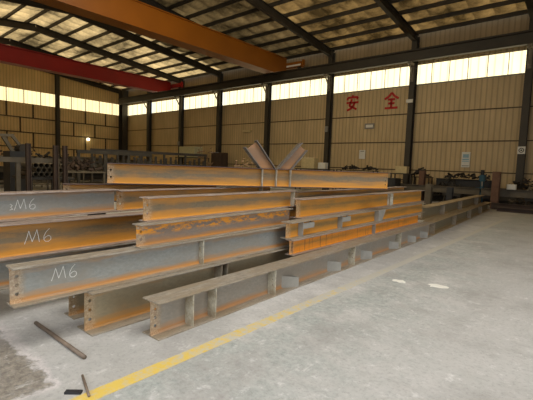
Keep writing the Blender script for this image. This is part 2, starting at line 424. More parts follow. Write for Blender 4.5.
# quilted roof lining: sags between the purlins and is pleated every metre along the hall
def lining(xa, xb):
    bm = NB(); nx = int((xb - xa) / .1275); rows = []
    yy = []
    for a, b in zip(ys[:-1], ys[1:]):
            for k in range(4): yy.append((a + (b - a) * k / 4, k / 4))
    for y, fr in yy:
        r = []
        for i in range(nx + 1):
            x = xa + (xb - xa) * i / nx
            ph = (x / 1.02) % 1.0
            z = slope_z(y) + .205 - .19 * math.sin(PI * fr) ** .7 * (.1 + .9 * math.sin(PI * ph) ** 1.0)  + .0
            r.append(bm.verts.new((x, y, z)))
        rows.append(r)
    for a, b in zip(rows[:-1], rows[1:]):
        for i in range(nx): bm.faces.new((a[i], a[i + 1], b[i + 1], b[i]))
    return bm
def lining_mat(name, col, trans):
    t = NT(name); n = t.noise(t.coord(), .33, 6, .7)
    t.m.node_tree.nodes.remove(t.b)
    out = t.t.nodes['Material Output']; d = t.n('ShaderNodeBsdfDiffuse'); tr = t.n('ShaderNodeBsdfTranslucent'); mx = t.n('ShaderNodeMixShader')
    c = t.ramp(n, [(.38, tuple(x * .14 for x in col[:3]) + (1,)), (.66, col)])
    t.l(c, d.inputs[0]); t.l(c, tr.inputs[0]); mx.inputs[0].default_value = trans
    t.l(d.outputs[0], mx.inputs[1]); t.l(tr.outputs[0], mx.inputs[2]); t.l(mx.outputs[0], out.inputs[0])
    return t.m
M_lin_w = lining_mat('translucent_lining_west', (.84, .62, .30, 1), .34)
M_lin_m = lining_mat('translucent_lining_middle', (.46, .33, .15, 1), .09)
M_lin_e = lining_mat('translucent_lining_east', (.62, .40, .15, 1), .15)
t = NT('foil_lining'); v = t.coord(); n = t.noise(v, 1.1, 5)
t.bump(t.noise(v, 5, 4), .3, .03)
M_foil = t.out(t.ramp(n, [(.3, rgb(176, 152, 104)), (.7, rgb(220, 196, 144))]), .42, .35)
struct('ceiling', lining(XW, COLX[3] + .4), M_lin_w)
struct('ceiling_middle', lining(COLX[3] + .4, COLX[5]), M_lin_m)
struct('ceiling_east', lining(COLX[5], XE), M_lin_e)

# overhead cranes
def crane(name, label, x, wdt, z0, z1, mat, dark):
    t = thing(name, label, 'crane', (x, 0, 9.15))
    t.location = (x, 12, z0)
    ya, yb = YS + 1.0 - 12, YN - 1.0 - 12
    h = z1 - z0
    bm = NB(); tp = 1.6      # box girder, tapering towards both ends
    pr = [(ya + .3, h * .0 + .45, h), (ya + tp + .3, 0, h), (yb - tp - .3, 0, h), (yb - .3, .45, h)]
    for (y0_, lo0, hi0), (y1_, lo1, hi1) in zip(pr[:-1], pr[1:]):
        vs = [(-wdt / 2, y0_, lo0), (wdt / 2, y0_, lo0), (wdt / 2, y0_, hi0), (-wdt / 2, y0_, hi0), (-wdt / 2, y1_, lo1), (wdt / 2, y1_, lo1), (wdt / 2, y1_, hi1), (-wdt / 2, y1_, hi1)]
        V = [bm.verts.new(v) for v in vs]
        for f in ((0, 1, 5, 4), (1, 2, 6, 5), (2, 3, 7, 6), (3, 0, 4, 7), (0, 3, 2, 1), (4, 5, 6, 7)): bm.faces.new([V[k] for k in f])
    g = obj('bridge_girder', bm, mat, t)
    bm = NB(); 
    for s in (-1, 1): box(bm, min(s * (wdt / 2), s * (wdt / 2 + .1)), max(s * (wdt / 2), s * (wdt / 2 + .1)), ya + 1.8, yb - 1.8, 0, .05); box(bm, min(s * (wdt / 2), s * (wdt / 2 + .1)), max(s * (wdt / 2), s * (wdt / 2 + .1)), ya + .4, yb - .4, h - .05, h)
    obj('flange_lip', bm, mat, t)
    for y in (ya, yb):
        bm = NB(); box(bm, -1.5, 1.7, y - .22, y + .22, 9.25 - z0, 9.62 - z0); e = obj('end_carriage', bm, mat, t)
        for dx in (-1.2, 1.4):
            bm = NB(); tube(bm, (dx, y - .08, 9.33 - z0), (dx, y + .08, 9.33 - z0), .18, 16); obj('wheel', bm, M_dark, e)
        bm = NB(); box(bm, 1.7, 1.86, y - .08, y + .08, 9.3 - z0, 9.75 - z0); obj('buffer', bm, mat, e)
    return t
cr = crane('bridge_crane', 'red overhead bridge crane girder spanning the far end of the hall', -34.2, .7, 8.60, 9.82, M_red, 0)
cy = crane('bridge_crane', 'orange yellow overhead bridge crane girder, the nearer and larger of the two', -19.4, .8, 8.62, 9.95, M_yellow, 0)
bm = NB(); box(bm, .1, 1.7, YN - 13.0 - .24, YN - 13.0 - .22, 9.3 - 8.62, 9.42 - 8.62); obj('capacity_plate', bm, M_white, cy)

# ------------------------------------------------------------------ floor line
bm = NB(); box(bm, -2.57, -2.44, .2, 16, 0, .002); tag(obj('floor_line', bm, M_line), 'worn yellow painted safety line along the concrete floor beside the steel beams', 'floor marking')

# ------------------------------------------------------------------ steel beams
def web_bm(L, H, tf, tw, holes, cope=0.0):
    """web plate with round bolt holes cut through, lies in the local XZ plane"""
    bm = NB(); z0, z1 = tf, H - tf
    out = [bm.verts.new(p) for p in ((0, 0, z0), (L, 0, z0), (L, 0, z1), (0, 0, z1))]
    edges = [bm.edges.new((out[i], out[(i + 1) % 4])) for i in range(4)]
    for (hx, hz, r) in holes:
        n = 12; ring = [bm.verts.new((hx + r * math.cos(2 * PI * i / n), 0, hz + r * math.sin(2 * PI * i / n))) for i in range(n)]
        edges += [bm.edges.new((ring[i], ring[(i + 1) % n])) for i in range(n)]
    bmesh.ops.triangle_fill(bm, edges=edges, use_beauty=True)
    r = bmesh.ops.extrude_face_region(bm, geom=bm.faces[:])
    vs = [g for g in r['geom'] if isinstance(g, bmesh.types.BMVert)]
    bmesh.ops.translate(bm, vec=(0, tw, 0), verts=vs)
    bmesh.ops.translate(bm, vec=(0, -tw / 2, 0), verts=bm.verts[:])
    return bm
def holed_plate(wd, ht, th, holes):
    """plate in the local YZ plane, y from -wd to 0, thickness along x"""
    bm = NB(); out = [bm.verts.new(p) for p in ((0, -wd, 0), (0, 0, 0), (0, 0, ht), (0, -wd, ht))]
    edges = [bm.edges.new((out[i], out[(i + 1) % 4])) for i in range(4)]
    for (hy, hz, r) in holes:
        n = 12; ring = [bm.verts.new((0, hy + r * math.cos(2 * PI * i / n), hz + r * math.sin(2 * PI * i / n))) for i in range(n)]
        edges += [bm.edges.new((ring[i], ring[(i + 1) % n])) for i in range(n)]
    bmesh.ops.triangle_fill(bm, edges=edges, use_beauty=True)
    r = bmesh.ops.extrude_face_region(bm, geom=bm.faces[:])
    vs = [g for g in r['geom'] if isinstance(g, bmesh.types.BMVert)]
    bmesh.ops.translate(bm, vec=(th, 0, 0), verts=vs)
    return bm
def hbeam(label, p0, p1, z, H, W, web, flg, tf=.013, tw=.009, near=3, far=0, stiff=(), clips=(), fillet=True, stiff_mat=None, group=None, hs=None):
    """p0, p1: the two ends of the bottom flange edge that faces the aisle"""
    a, b = Vector((*p0, 0)), Vector((*p1, 0)); d = (b - a).normalized(); nrm = Vector((-d.y, d.x, 0))
    o0 = a + nrm * W / 2; L = (b - a).length
    t = thing('steel_beam', label, 'steel beam', (o0.x, o0.y, z), math.atan2(d.y, d.x), group)
    for nm, z0 in (('bottom_flange', 0), ('top_flange', H - tf)):
        bm = NB(); box(bm, 0, L, -W / 2, W / 2, z0, z0 + tf); bmesh.ops.bevel(bm, geom=bm.edges[:], offset=.002, segments=1, affect='EDGES'); obj(nm, bm, flg, t)
    holes = []
    def rowz(n): return [H * (.5 + (k - (n - 1) / 2) * (.68 / n)) for k in range(n)]
    if near: holes += [(.05, zz, .0155) for zz in rowz(near)]
    if far: holes += [(L - .05, zz, .013) for zz in rowz(far)]
    obj('web', web_bm(L, H, tf, tw, holes), web, t)
    bm = NB(); f = .014       # rolled root fillets
    for zz, s in ((tf, 1), (H - tf, -1)):
        for sy in (-1, 1):
            vv = [bm.verts.new(p) for p in ((.0, sy * tw / 2, zz), (.0, sy * (tw / 2 + f), zz), (.0, sy * tw / 2, zz + s * f), (L, sy * tw / 2, zz), (L, sy * (tw / 2 + f), zz), (L, sy * tw / 2, zz + s * f))]
            for q in ((0, 1, 2), (3, 5, 4), (0, 3, 4, 1), (1, 4, 5, 2), (2, 5, 3, 0)): bm.faces.new([vv[k] for k in q])
    obj('root_fillet', bm, web, t)
    wd = W / 2 - tw / 2
    for s in stiff:
        x, nh = s[0], s[1]; wid = wd * (s[2] if len(s) > 2 else .97)
        hh = H - 2 * tf
        bm = holed_plate(wid, hh, .01, [(-wid * .6, hh * (.5 + (k - (nh - 1) / 2) * .22), .012) for k in range(nh)])
        bmesh.ops.translate(bm, vec=(x, -tw / 2, tf), verts=bm.verts[:])
        obj('stiffener', bm, stiff_mat or M_stiff, t)
        bm = NB(); box(bm, x, x + .01, tw / 2, tw / 2 + wid, tf, H - tf); obj('stiffener', bm, stiff_mat or M_stiff, t)
    for (x, kind) in clips:
        if kind == 'angle':        # purlin cleat: short angle welded low on the web
            bm = NB(); yy = -tw / 2
            V = [bm.verts.new(p) for p in ((x - .20, yy, tf), (x + .02, yy - wd * .95, tf), (x + .02, yy - wd * .95, tf + .13), (x - .20, yy, tf + .17))]
            U = [bm.verts.new((v.co.x + .008, v.co.y + .008, v.co.z)) for v in V]
            bm.faces.new(V); bm.faces.new(U)
            for k in range(4): bm.faces.new((V[k], V[(k + 1) % 4], U[(k + 1) % 4], U[k]))
            box(bm, x + .02, x + .03, yy - wd * .95, yy, tf, tf + .13)
            obj('cleat', bm, M_grey, t)
        if kind == 'tee':          # upright plate with a plate on top, like an inverted L
            bm = NB(); yy = -tw / 2
            box(bm, x, x + .008, yy - wd * .95, yy, tf, H - tf)
            box(bm, x + .008, x + .30, yy - wd * .95, yy - wd * .95 + .008, H * .52, H - tf - .02)
            box(bm, x + .3, x + .308, yy - wd * .95, yy, H * .52, H - tf - .02)
            obj('cleat', bm, M_grey, t)
        if kind == 'splice':       # flat bolted plate standing off the web at the flange edge
            bm = holed_plate(.16, H - 2 * tf, .01, [(-.08, (H - 2 * tf) * (.5 + (k - 1) * .26), .015) for k in range(3)])
            bmesh.ops.transform(bm, matrix=Matrix.Translation((x + .16, -tw / 2 - wd * .6, tf)) @ Matrix.Rotation(-PI / 2, 4, 'Z'), verts=bm.verts[:])
            obj('splice_plate', bm, M_stiff, t)
            bm = NB(); box(bm, x, x + .01, -tw / 2 - wd * .6 + .012, -tw / 2, tf, H - tf); obj('stiffener', bm, M_stiff, t)
        if kind == 'gusset':       # sloping edged plate
            bm = NB(); yy = -tw / 2
            V = [bm.verts.new(p) for p in ((x, yy, tf), (x, yy - wd * .95, tf), (x + .14, yy - wd * .95, H - tf), (x - .16, yy - wd * .95, H - tf), (x - .16, yy, H - tf))]
            V = [bm.verts.new(p) for p in ((x, yy - wd * .9, tf), (x + .16, yy - wd * .9, H - tf), (x - .18, yy - wd * .9, H - tf), (x - .18, yy - wd * .9, tf))]
            W2 = [bm.verts.new((v.co.x, v.co.y - .01, v.co.z)) for v in V]
            bmesh.ops.delete(bm, geom=[v for v in bm.verts if not v.link_faces and v not in V and v not in W2], context='VERTS')
            bm.faces.new(V); bm.faces.new(W2)
            for k in range(4): bm.faces.new((V[k], V[(k + 1) % 4], W2[(k + 1) % 4], W2[k]))
            obj('gusset', bm, M_grey, t)
            bm = NB(); box(bm, x - .18, x - .17, yy - wd * .9, yy, tf, H - tf); box(bm, x + .0, x + .01, yy - wd * .9, yy, tf, H * .5); obj('stiffener', bm, M_grey, t)
    return t
def chalk(t, x0, z0, h, W, strokes, tw=.009):
    y = -tw / 2 - .0016
    for st in strokes:
        bm = NB()
        for (xa, za), (xb, zb) in zip(st[:-1], st[1:]):
            bar(bm, (x0 + xa * h, y, z0 + za * h), (x0 + xb * h, y, z0 + zb * h), .0035 if len(st) < 3 else .002, .0042)
        obj('chalk_mark', bm, M_chalk, t)
SIX = [(1.75, 1.0), (1.5, .75), (1.35, .45), (1.33, .2), (1.45, .03), (1.68, .0), (1.85, .15), (1.84, .36), (1.7, .46), (1.5, .4), (1.38, .25)]
EM = [(0, 0), (.18, .5), (.3, .95), (.42, .5), (.52, .12), (.72, .6), (.86, 1), (.95, .5), (1.02, .05)]

TRESTLES = []
beams = {}
beams['front'] = hbeam('long dull brown steel beam lying on the floor next to the yellow line', (-2.89, 1.97), (-3.09, 10.25), 0, .345, .26, M_dull, M_flange,
    near=3, stiff=[(.40, 0), (.70, 0), (1.71, 2), (3.87, 2), (6.0, 0)], clips=[(2.2, 'angle'), (3.38, 'angle'), (4.55, 'angle'), (5.85, 'angle'), (6.95, 'angle'), (7.8, 'angle')])
beams['behind'] = hbeam('tan steel beam on the floor with three bolt holes, directly under the beam chalked M6', (-3.385, 1.60), (-3.52, 9.6), 0, .40, .30, M_tan, M_flange,
    near=3, stiff=[(1.62, 0), (1.72, 0)], stiff_mat=M_stiffd)
beams['stub'] = hbeam('short steel beam end on the floor in shadow, left of the tan beam', (-3.885, 1.65), (-3.95, 6.2), 0, .30, .22, M_tan, M_flange, near=2)
beams['m6'] = hbeam('blue-grey steel beam chalked M6, lowest of the three chalked beams, bolt holes at its end', (-3.45, 1.0), (-3.50, 5.3), .401, .325, .17, M_blue, M_flange,
    near=3, stiff=[(1.97, 3)], tf=.016)
chalk(beams['m6'], .315, .145, .115, .17, [EM, SIX])
beams['splot'] = hbeam('steel beam with bright orange rust blotches resting on the M6 beam', (-3.46, 2.13), (-3.58, 4.86), .727, .243, .15, M_splot, M_flange, near=2)
beams['upper'] = hbeam('orange rusted beam on top of the blotched beam, bolt hole at its near end', (-3.57, 2.28), (-3.73, 5.15), .971, .262, .16, M_orange, M_flange_p, near=2, stiff=[(2.80, 0)])
beams['low_left'] = hbeam('grey steel beam at the left edge, lowest visible in the left rear stack', (-4.34, -.3), (-4.40, 7.5), .301, .295, .25, M_blue, M_flange, near=0)
beams['mid_left'] = hbeam('rust and grey steel beam chalked M6, second from top in the left rear stack', (-4.25, -.4), (-4.60, 7.5), .597, .35, .22, M_orange, M_flange_p, near=0)
chalk(beams['mid_left'], 1.80, .12, .14, .22, [EM, SIX])
beams['top_left'] = hbeam('grey-blue steel beam chalked M6 on top of the left rear stack', (-4.28, -.3), (-4.71, 2.585), .95, .29, .22, M_blue, M_flange_p, near=0)
chalk(beams['top_left'], 1.70, .10, .115, .22, [EM, SIX, [(-.35, .6), (-.15, .45), (-.3, .3), (-.12, .1), (-.4, .05)]])
beams['top_mid'] = hbeam('orange steel beam butted against the end of the topmost chalked beam', (-4.70, 2.60), (-4.84, 5.9), .95, .275, .2, M_orange, M_flange_p, near=2, stiff=[(2.95, 0)])
beams['rear'] = hbeam('rearmost orange steel beam of the left stack, only its top strip in view', (-6.12, 2.46), (-5.35, 4.9), .95, .285, .2, M_orange, M_flange_d, near=2)
beams['behind_right'] = hbeam('orange steel beam just behind the top beam of the right stack, mostly hidden', (-4.12, 5.75), (-4.28, 11.4), .92, .25, .18, M_orange, M_flange_p, near=0)
beams['under_right'] = hbeam('dark shadowed steel beam supporting the row behind the right stack', (-4.22, 6.4), (-4.38, 11.2), .60, .319, .2, M_dull, M_flange, near=0)
beams['under_right2'] = hbeam('dark shadowed steel beam in the gap behind the bright orange beam', (-3.85, 6.2), (-3.95, 11.0), .31, .289, .2, M_dull, M_flange, near=0)
beams['under_right3'] = hbeam('dark shadowed steel beam on the floor behind the long front beam', (-3.75, 10.0), (-3.85, 11.4), 0, .309, .2, M_dull, M_flange, near=0)
beams['right_low'] = hbeam('bright orange steel beam resting on the long front beam, lowest of the right stack', (-3.22, 4.42), (-3.30, 9.85), .346, .225, .15, M_bright, M_flange_p, near=3, stiff=[(2.75, 0)], stiff_mat=M_grey, far=0)
beams['right_mid'] = hbeam('amber steel beam with grey cleats, middle of the three in the right stack', (-3.27, 4.42), (-3.38, 10.4), .572, .245, .2, M_mid, M_flange, near=0, clips=[(.30, 'tee'), (1.50, 'tee'), (3.2, 'gusset')])
beams['right_top'] = hbeam('topmost orange steel beam of the right stack with a bolted splice plate', (-3.44, 4.90), (-3.58, 10.9), .818, .305, .22, M_mid, M_flange_p, near=0, clips=[(3.62, 'splice')])
beams['far_low'] = hbeam('olive steel beam on the floor at the far end of the front row', (-3.12, 10.35), (-3.72, 20.6), 0, .345, .28, M_olive, M_flange_t, near=0, stiff=[(.12, 0), (2.7, 0), (5.2, 0), (7.6, 0)], stiff_mat=M_stiffd)
beams['far_high'] = hbeam('olive steel beam lying on the farthest floor beam with pale stiffeners', (-3.36, 10.5), (-3.84, 19.6), .346, .345, .3, M_olive, M_flange_t, near=0, stiff=[(1.9, 0), (4.4, 0), (7.6, 0)], stiff_mat=M_stiffd)

# the cross beam with the V of two stubs
CB0, CB1 = (-5.73, 2.94), (-3.09, 7.34)
cb = hbeam('long orange steel beam laid across the stacks, two stubs welded in a V', CB0, CB1, 1.25, .325, .18, M_orange, M_flange_d, near=2, far=3, stiff=[(2.506, 0), (2.765, 0), (3.033, 0)], stiff_mat=M_stiff)
def prism(pts, y0, y1):
    bm = NB(); A = [bm.verts.new((x, y0, z)) for x, z in pts]; B = [bm.verts.new((x, y1, z)) for x, z in pts]
    bm.faces.new(A); bm.faces.new(B[::-1]); n = len(pts)
    for q in range(n): bm.faces.new((A[q], A[(q + 1) % n], B[(q + 1) % n], B[q]))
    return bm
M_tan2 = steel_web('pinkish_rust_web', rgb(150, 116, 84), rgb(172, 124, 78), rgb(140, 102, 70), .1)
st = obj('stub', prism([(2.480, 0.325), (2.740, 0.325), (2.400, 0.775), (2.225, 0.645)], -.005, .005), M_tan2, cb)
obj('stub_flange', prism([(2.735, 0.325), (2.753, 0.325), (2.392, 0.805), (2.379, 0.797)], -.09, .09), M_flange_g, st)
obj('stub_flange', prism([(2.467, 0.325), (2.485, 0.325), (2.190, 0.680), (2.177, 0.671)], -.09, .09), M_flange_g, st)
st = obj('stub', prism([(2.817, 0.325), (3.051, 0.325), (3.336, 0.671), (3.198, 0.766)], -.005, .005), M_tan2, cb)
obj('stub_flange', prism([(2.800, 0.325), (2.817, 0.325), (3.236, 0.792), (3.224, 0.805)], -.09, .09), M_flange_g, st)
obj('stub_flange', prism([(3.042, 0.325), (3.059, 0.325), (3.345, 0.671), (3.332, 0.679)], -.09, .09), M_flange_g, st)

bm = NB(); box(bm, -.05, .05, -.05, .05, 0, .012); o = obj('steel_spacer', bm, M_stiff, None, (-4.78, 4.68, 1.227)); tag(o, 'small pale steel spacer under the cross beam left of the V', 'spacer')
for y, lab in ((2.95, 'dark trestle under the near end of the rearmost orange beam'), (4.3, 'dark trestle under the far end of the rearmost orange beam')):
    k = (y - 2.46) / 2.44; X = -6.12 + .77 * k - .1
    tt = None; TRESTLES.append((X, y, lab))

# ------------------------------------------------------------------ loose steel on the floor
def rod(label, a, b, r, name='steel_rod', mat=None):
    bm = NB(); A = Vector(a); mid = (A + Vector(b)) / 2
    tube(bm, A - mid, Vector(b) - mid, r, 12); o = obj(name, bm, mat or M_rod, None, mid, True)
    tag(o, label, 'rod'); return o
rod('brown steel rod lying on the concrete in front of the beam ends', (-4.02, 1.35, .018), (-3.03, 1.37, .018), .018)
rod('thin dark steel bar on the floor at the bottom edge, touching the yellow line', (-2.79, 1.245, .01), (-2.50, 1.16, .01), .009)
bm = NB(); box(bm, -.055, .055, -.018, .018, 0, .016); o = obj('steel_offcut', bm, M_black, None, (-2.625, 1.11, 0)); o.rotation_euler = (0, 0, .75); tag(o, 'small black steel offcut on the floor at the bottom edge beside the thin bar', 'offcut')

# ------------------------------------------------------------------ wall lettering and signs
def strokes_thing(name, label, cat, X, Z, h, strokes, mat, th):
    bm = NB()
    for st in strokes:
        for (xa, za), (xb, zb) in zip(st[:-1], st[1:]):
            bar(bm, (xa * h, 0, za * h), (xb * h, 0, zb * h), .03, th)
    o = obj(name, bm, mat, None, (X, YN - .05, Z)); return tag(o, label, cat)
AN = [[(.5, 1.0), (.5, .84)], [(.1, .66), (.12, .84), (.9, .84), (.84, .68)], [(.44, .72), (.34, .42), (.24, .28), (.55, .16), (.82, .0)], [(.68, .52), (.56, .22), (.36, .06), (.1, -.04)], [(.04, .48), (.96, .48)]]
QUAN = [[(.5, 1.0), (.3, .76), (.02, .6)], [(.5, 1.0), (.7, .76), (.98, .6)], [(.26, .56), (.74, .56)], [(.28, .3), (.72, .3)], [(.06, 0), (.94, 0)], [(.5, .56), (.5, 0)]]
strokes_thing('wall_character', 'red painted character 安, left one of two on the long right wall', 'lettering', -14.35, 5.92, 1.02, AN, M_redp, .14)
strokes_thing('wall_character', 'red painted character 全, right one of two on the long right wall', 'lettering', -11.45, 5.84, 1.0, QUAN, M_redp, .14)
def poster(name, label, X, Z, wd, ht, parts, y=YN - .06, mat=None):
    t = thing(name, label, 'sign', (X, y, Z))
    bm = NB(); box(bm, -wd / 2, wd / 2, -.01, .01, 0, ht); obj('board', bm, mat or M_white, t)
    for (x0, x1, z0, z1, mm) in parts:
        bm = NB(); box(bm, x0 * wd - wd / 2, x1 * wd - wd / 2, -.016, -.010, z0 * ht, z1 * ht); obj('print', bm, mm, t)
    return t
poster('notice_board', 'tall white and pale blue notice on the wall above the dark benches', -6.12, 2.02, .46, .90, [(.15, .85, .62, .86, M_blueb), (.1, .9, .46, .56, M_blueb), (.1, .9, .36, .41, M_blueb), (.1, .9, .08, .12, M_grey)])
poster('notice_board', 'small white sheet on the wall over the right end of the cross beam', -12.85, 2.42, .46, .62, [(.2, .8, .82, .9, M_grey)])
poster('wall_sign', 'small white rectangular sign high on the wall below the red characters', -12.42, 4.5, .72, .38, [(.14, .86, .25, .75, M_white)], mat=M_grey)
poster('column_sign', 'small white plate high on the column right of the character 全', -9.55, 6.0, .42, .22, [], y=YN - .52)
poster('column_sign', 'white plate with a dark round emblem on the rightmost column', -3.3, 2.80, .36, .40, [], y=YN - .52)
bm = NB()
hollow(bm, (-3.3, YN - .545, 3.0), (-3.3, YN - .53, 3.0), .13, .04, 16); box(bm, -3.34, -3.26, YN - .545, YN - .53, 2.96, 3.04)
o = obj('emblem', bm, M_dark); 
pr = [x for x in C.objects if x.name.startswith('column_sign')][-1]
o.parent = pr; o.location = (-pr.location.x, -pr.location.y, -pr.location.z)
for X, Z, lab in ((-15.6, 4.35, 'small pale junction box low on the column left of the white sign'), (-33.4, 3.5, 'small pale junction box on the third column from the corner')):
    bm = NB(); box(bm, -.11, .11, -.06, .06, 0, .4); tag(obj('junction_box', bm, M_grey, None, (X, YN - .55, Z)), lab, 'junction box')
# wall lamps
def lamp(X, Y, Z, r, lab, ax):
    t = thing('wall_lamp', lab, 'lamp', (X, Y, Z))
    bm = NB(); bmesh.ops.create_uvsphere(bm, u_segments=16, v_segments=10, radius=r); obj('bulb', bm, M_lamp, t, None, True)
    bm = NB(); d = Vector(ax); tube(bm, d * r * .8, d * (r + .12), .06, 10); obj('socket', bm, M_dark, t)
lamp(XW + .29, 20.8, 4.0, .17, 'bright round lamp glowing on the far left wall', (-1, 0, 0))
bm = NB(); box(bm, -.5, .5, -.12, .12, 0, .22); bmesh.ops.bevel(bm, geom=bm.edges[:], offset=.05, segments=2, affect='EDGES'); tag(obj('wall_fixture', bm, M_cream, None, (-24.1, YN - .121, 4.6)), 'pale oblong light fitting on the wall above the V of stubs', 'fixture')

# ------------------------------------------------------------------ clutter on the right, along the north wall
def trestle(x, y, L, h, label):
    t = thing('trestle', label, 'trestle', (x, y, 0), 0)
    bm = NB(); box(bm, -L / 2, L / 2, -.08, .08, h - .14, h); obj('top_rail', bm, M_darker, t)
    for sx in (-1, 1):
        for sy in (-1, 1):
            bm = NB(); bar(bm, (sx * (L / 2 - .1), 0, h - .14), (sx * (L / 2 - .1), sy * .3, 0), .07, .07); obj('leg', bm, M_darker, t)
    return t
def dark_beam(label, x0, x1, y, z, H, W, mat=None, rz=0):
    t = thing('dark_steel_beam', label, 'steel beam', ((x0 + x1) / 2, y, z), rz)
    L = x1 - x0; tf = .02
    bm = NB(); box(bm, -L / 2, L / 2, -W / 2, W / 2, 0, tf); obj('bottom_flange', bm, mat or M_dark, t)
    bm = NB(); box(bm, -L / 2, L / 2, -W / 2, W / 2, H - tf, H); obj('top_flange', bm, mat or M_dark, t)
    bm = NB(); box(bm, -L / 2, L / 2, -.01, .01, tf, H - tf); obj('web', bm, mat or M_dark, t)
    return t
for X, y, lab in TRESTLES: trestle(X, y, .5, .948, lab)
M_dgrey = plain('dark_grey_steel', rgb(100, 91, 74), .6, 0, .25, 2)
M_dbrown = plain('dark_brown_steel', rgb(72, 56, 44), .7, 0, .3, 2)
tx = [-9.6, -7.9, -5.9, -4.2, -2.2, -.2]
for i, x in enumerate(tx):
    o = bpy.data.objects.new('trestle', None)
    trestle(x, 22.2, .9, .58, ['steel trestle under the left end of the dark bench beams', 'second steel trestle from the left under the dark bench beams', 'steel trestle below the blue drilling machine', 'steel trestle near the red-brown post', 'steel trestle in front of the rightmost column', 'steel trestle at the right edge of the view'][i])
dark_beam('long dark grey beam on trestles in front of the wall, left length', -10.2, -4.6, 22.2, .58, .34, .3, M_dgrey)
dark_beam('long dark grey beam on trestles in front of the wall, right length', -4.5, 1.2, 22.1, .58, .36, .3, M_dgrey)
dark_beam('dark steel beam stacked upright behind the long grey beams', -7.4, -1.0, 24.0, .30, .62, .4, M_darker)
dark_beam('blackened beam lying on the stacked dark beam against the wall', -7.3, -4.2, 24.0, .92, .40, .3, M_navy)
dark_beam('red-brown channel on the floor beyond the far beam ends', -3.4, 1.5, 20.1, .0, .18, .3, M_dbrown)
dark_beam('rusty beam lying on the floor at the right, in front of the trestles', -3.8, 1.8, 21.0, .0, .3, .25, M_dbrown)
for z, lab in ((0, 'bottom dark beam of the heap at the wall'), ):
    dark_beam(lab, -7.4, -1.0, 24.05, z, .29, .5, M_darker)
def post(label, x, y, h, wd, mat, z=0):
    t = thing('steel_post', label, 'post', (x, y, z))
    bm = NB(); box(bm, -wd / 2, wd / 2, -wd / 2, -wd / 2 + .02, .02, h); box(bm, -wd / 2, wd / 2, wd / 2 - .02, wd / 2, .02, h); box(bm, -.01, .01, -wd / 2 + .02, wd / 2 - .02, .02, h); obj('shaft', bm, mat, t)
    bm = NB(); box(bm, -wd * .65, wd * .65, -wd * .65, wd * .65, 0, .02); obj('base_plate', bm, M_dark, t)
    return t
post('red-brown rusty upright post standing among the benches on the right', -3.75, 21.45, 1.78, .32, M_rustp)
post('tan rusty upright post left of the dark benches', -7.75, 22.9, 1.72, .30, M_rustp)
post('dark upright post with pale top at the far end of the olive beams', -6.4, 20.0, 1.05, .28, M_dgrey)
post('low dark upright post just behind the olive beams', -4.95, 18.3, 1.0, .24, M_navy)
def drill(x, y):
    t = thing('drill_press', 'blue drilling machine with black cap standing between the dark benches', 'machine', (x, y, 0))
    bm = NB(); box(bm, -.28, .28, -.3, .3, 0, .12); obj('base', bm, M_navy, t)
    bm = NB(); tube(bm, (0, .1, .12), (0, .1, 1.62), .09, 16); obj('pillar', bm, M_bluem, t)
    bm = NB(); box(bm, -.12, .16, -.22, .2, 1.25, 1.60); bmesh.ops.bevel(bm, geom=bm.edges[:], offset=.05, segments=2, affect='EDGES'); h = obj('head', bm, M_bluem, t)
    bm = NB(); tube(bm, (0, -.04, 1.60), (0, -.04, 1.86), .09, 14); obj('motor', bm, M_black, h)
    bm = NB(); tube(bm, (.05, -.18, 1.0), (.05, -.18, 1.25), .04, 12); obj('chuck', bm, M_grey, h)
    bm = NB(); tube(bm, (.16, -.1, 1.4), (.38, -.1, 1.2), .02, 8); obj('handle', bm, M_dark, h)
    bm = NB(); box(bm, -.25, .25, -.28, .1, .86, .92); obj('table', bm, M_bluem, t)
drill(-4.72, 23.2)
def cabinet(name, label, x, y, z, wd, dp, ht, mat, cat='box'):
    t = thing(name, label, cat, (x, y, z))
    bm = NB(); box(bm, -wd / 2, wd / 2, -dp / 2, dp / 2, 0, ht); bmesh.ops.bevel(bm, geom=bm.edges[:], offset=.015, segments=1, affect='EDGES'); obj('body', bm, mat, t)
    bm = NB(); box(bm, -wd / 2 + .04, wd / 2 - .04, -dp / 2 - .014, -dp / 2 - .002, .05, ht - .05); obj('front_panel', bm, mat, t)
    return t
def stand(label, x, y, h, wd, dp, mat=None):
    t = thing('work_stand', label, 'stand', (x, y, 0))
    bm = NB(); box(bm, -wd / 2, wd / 2, -dp / 2, dp / 2, h - .06, h); obj('top', bm, mat or M_dark, t)
    for sx in (-1, 1):
        for sy in (-1, 1):
            bm = NB(); box(bm, sx * (wd / 2 - .05) - .03, sx * (wd / 2 - .05) + .03, sy * (dp / 2 - .05) - .03, sy * (dp / 2 - .05) + .03, 0, h - .06); obj('leg', bm, mat or M_dark, t)
    bm = NB(); box(bm, -wd / 2 + .08, wd / 2 - .08, -dp / 2 + .1, dp / 2 - .1, .3, .34); obj('shelf', bm, mat or M_dark, t)
    return t
cabinet('control_box', 'cream control box on the stand in front of the column under the character 全', -9.15, 23.4, 1.52, .72, .4, .42, M_cream)
stand('dark machine stand carrying the cream control box', -9.1, 23.4, 1.52, 1.3, .7, M_darker)
cabinet('tool_chest', 'dark grey tool chest between the cross beam end and the tan post', -9.3, 21.0, 0, 1.8, .8, 1.25, M_navy)
cabinet('crate', 'small white box beside the red-brown post', -3.18, 22.0, .94, .38, .3, .26, M_white)
cabinet('crate', 'pale wooden crate standing behind the cross beam right of the V', -16.35, 24.0, 1.6, 1.15, .6, .78, M_cream)
stand('dark bench holding the wooden crate and the small white box', -15.9, 24.0, 1.6, 3.0, .7, M_darker)
cabinet('crate', 'small white box right of the pale wooden crate', -15.2, 24.0, 1.6, .62, .4, .46, M_white)
stand('low dark bench behind the right end of the cross beam', -12.4, 23.8, 1.62, 2.8, .7, M_darker)
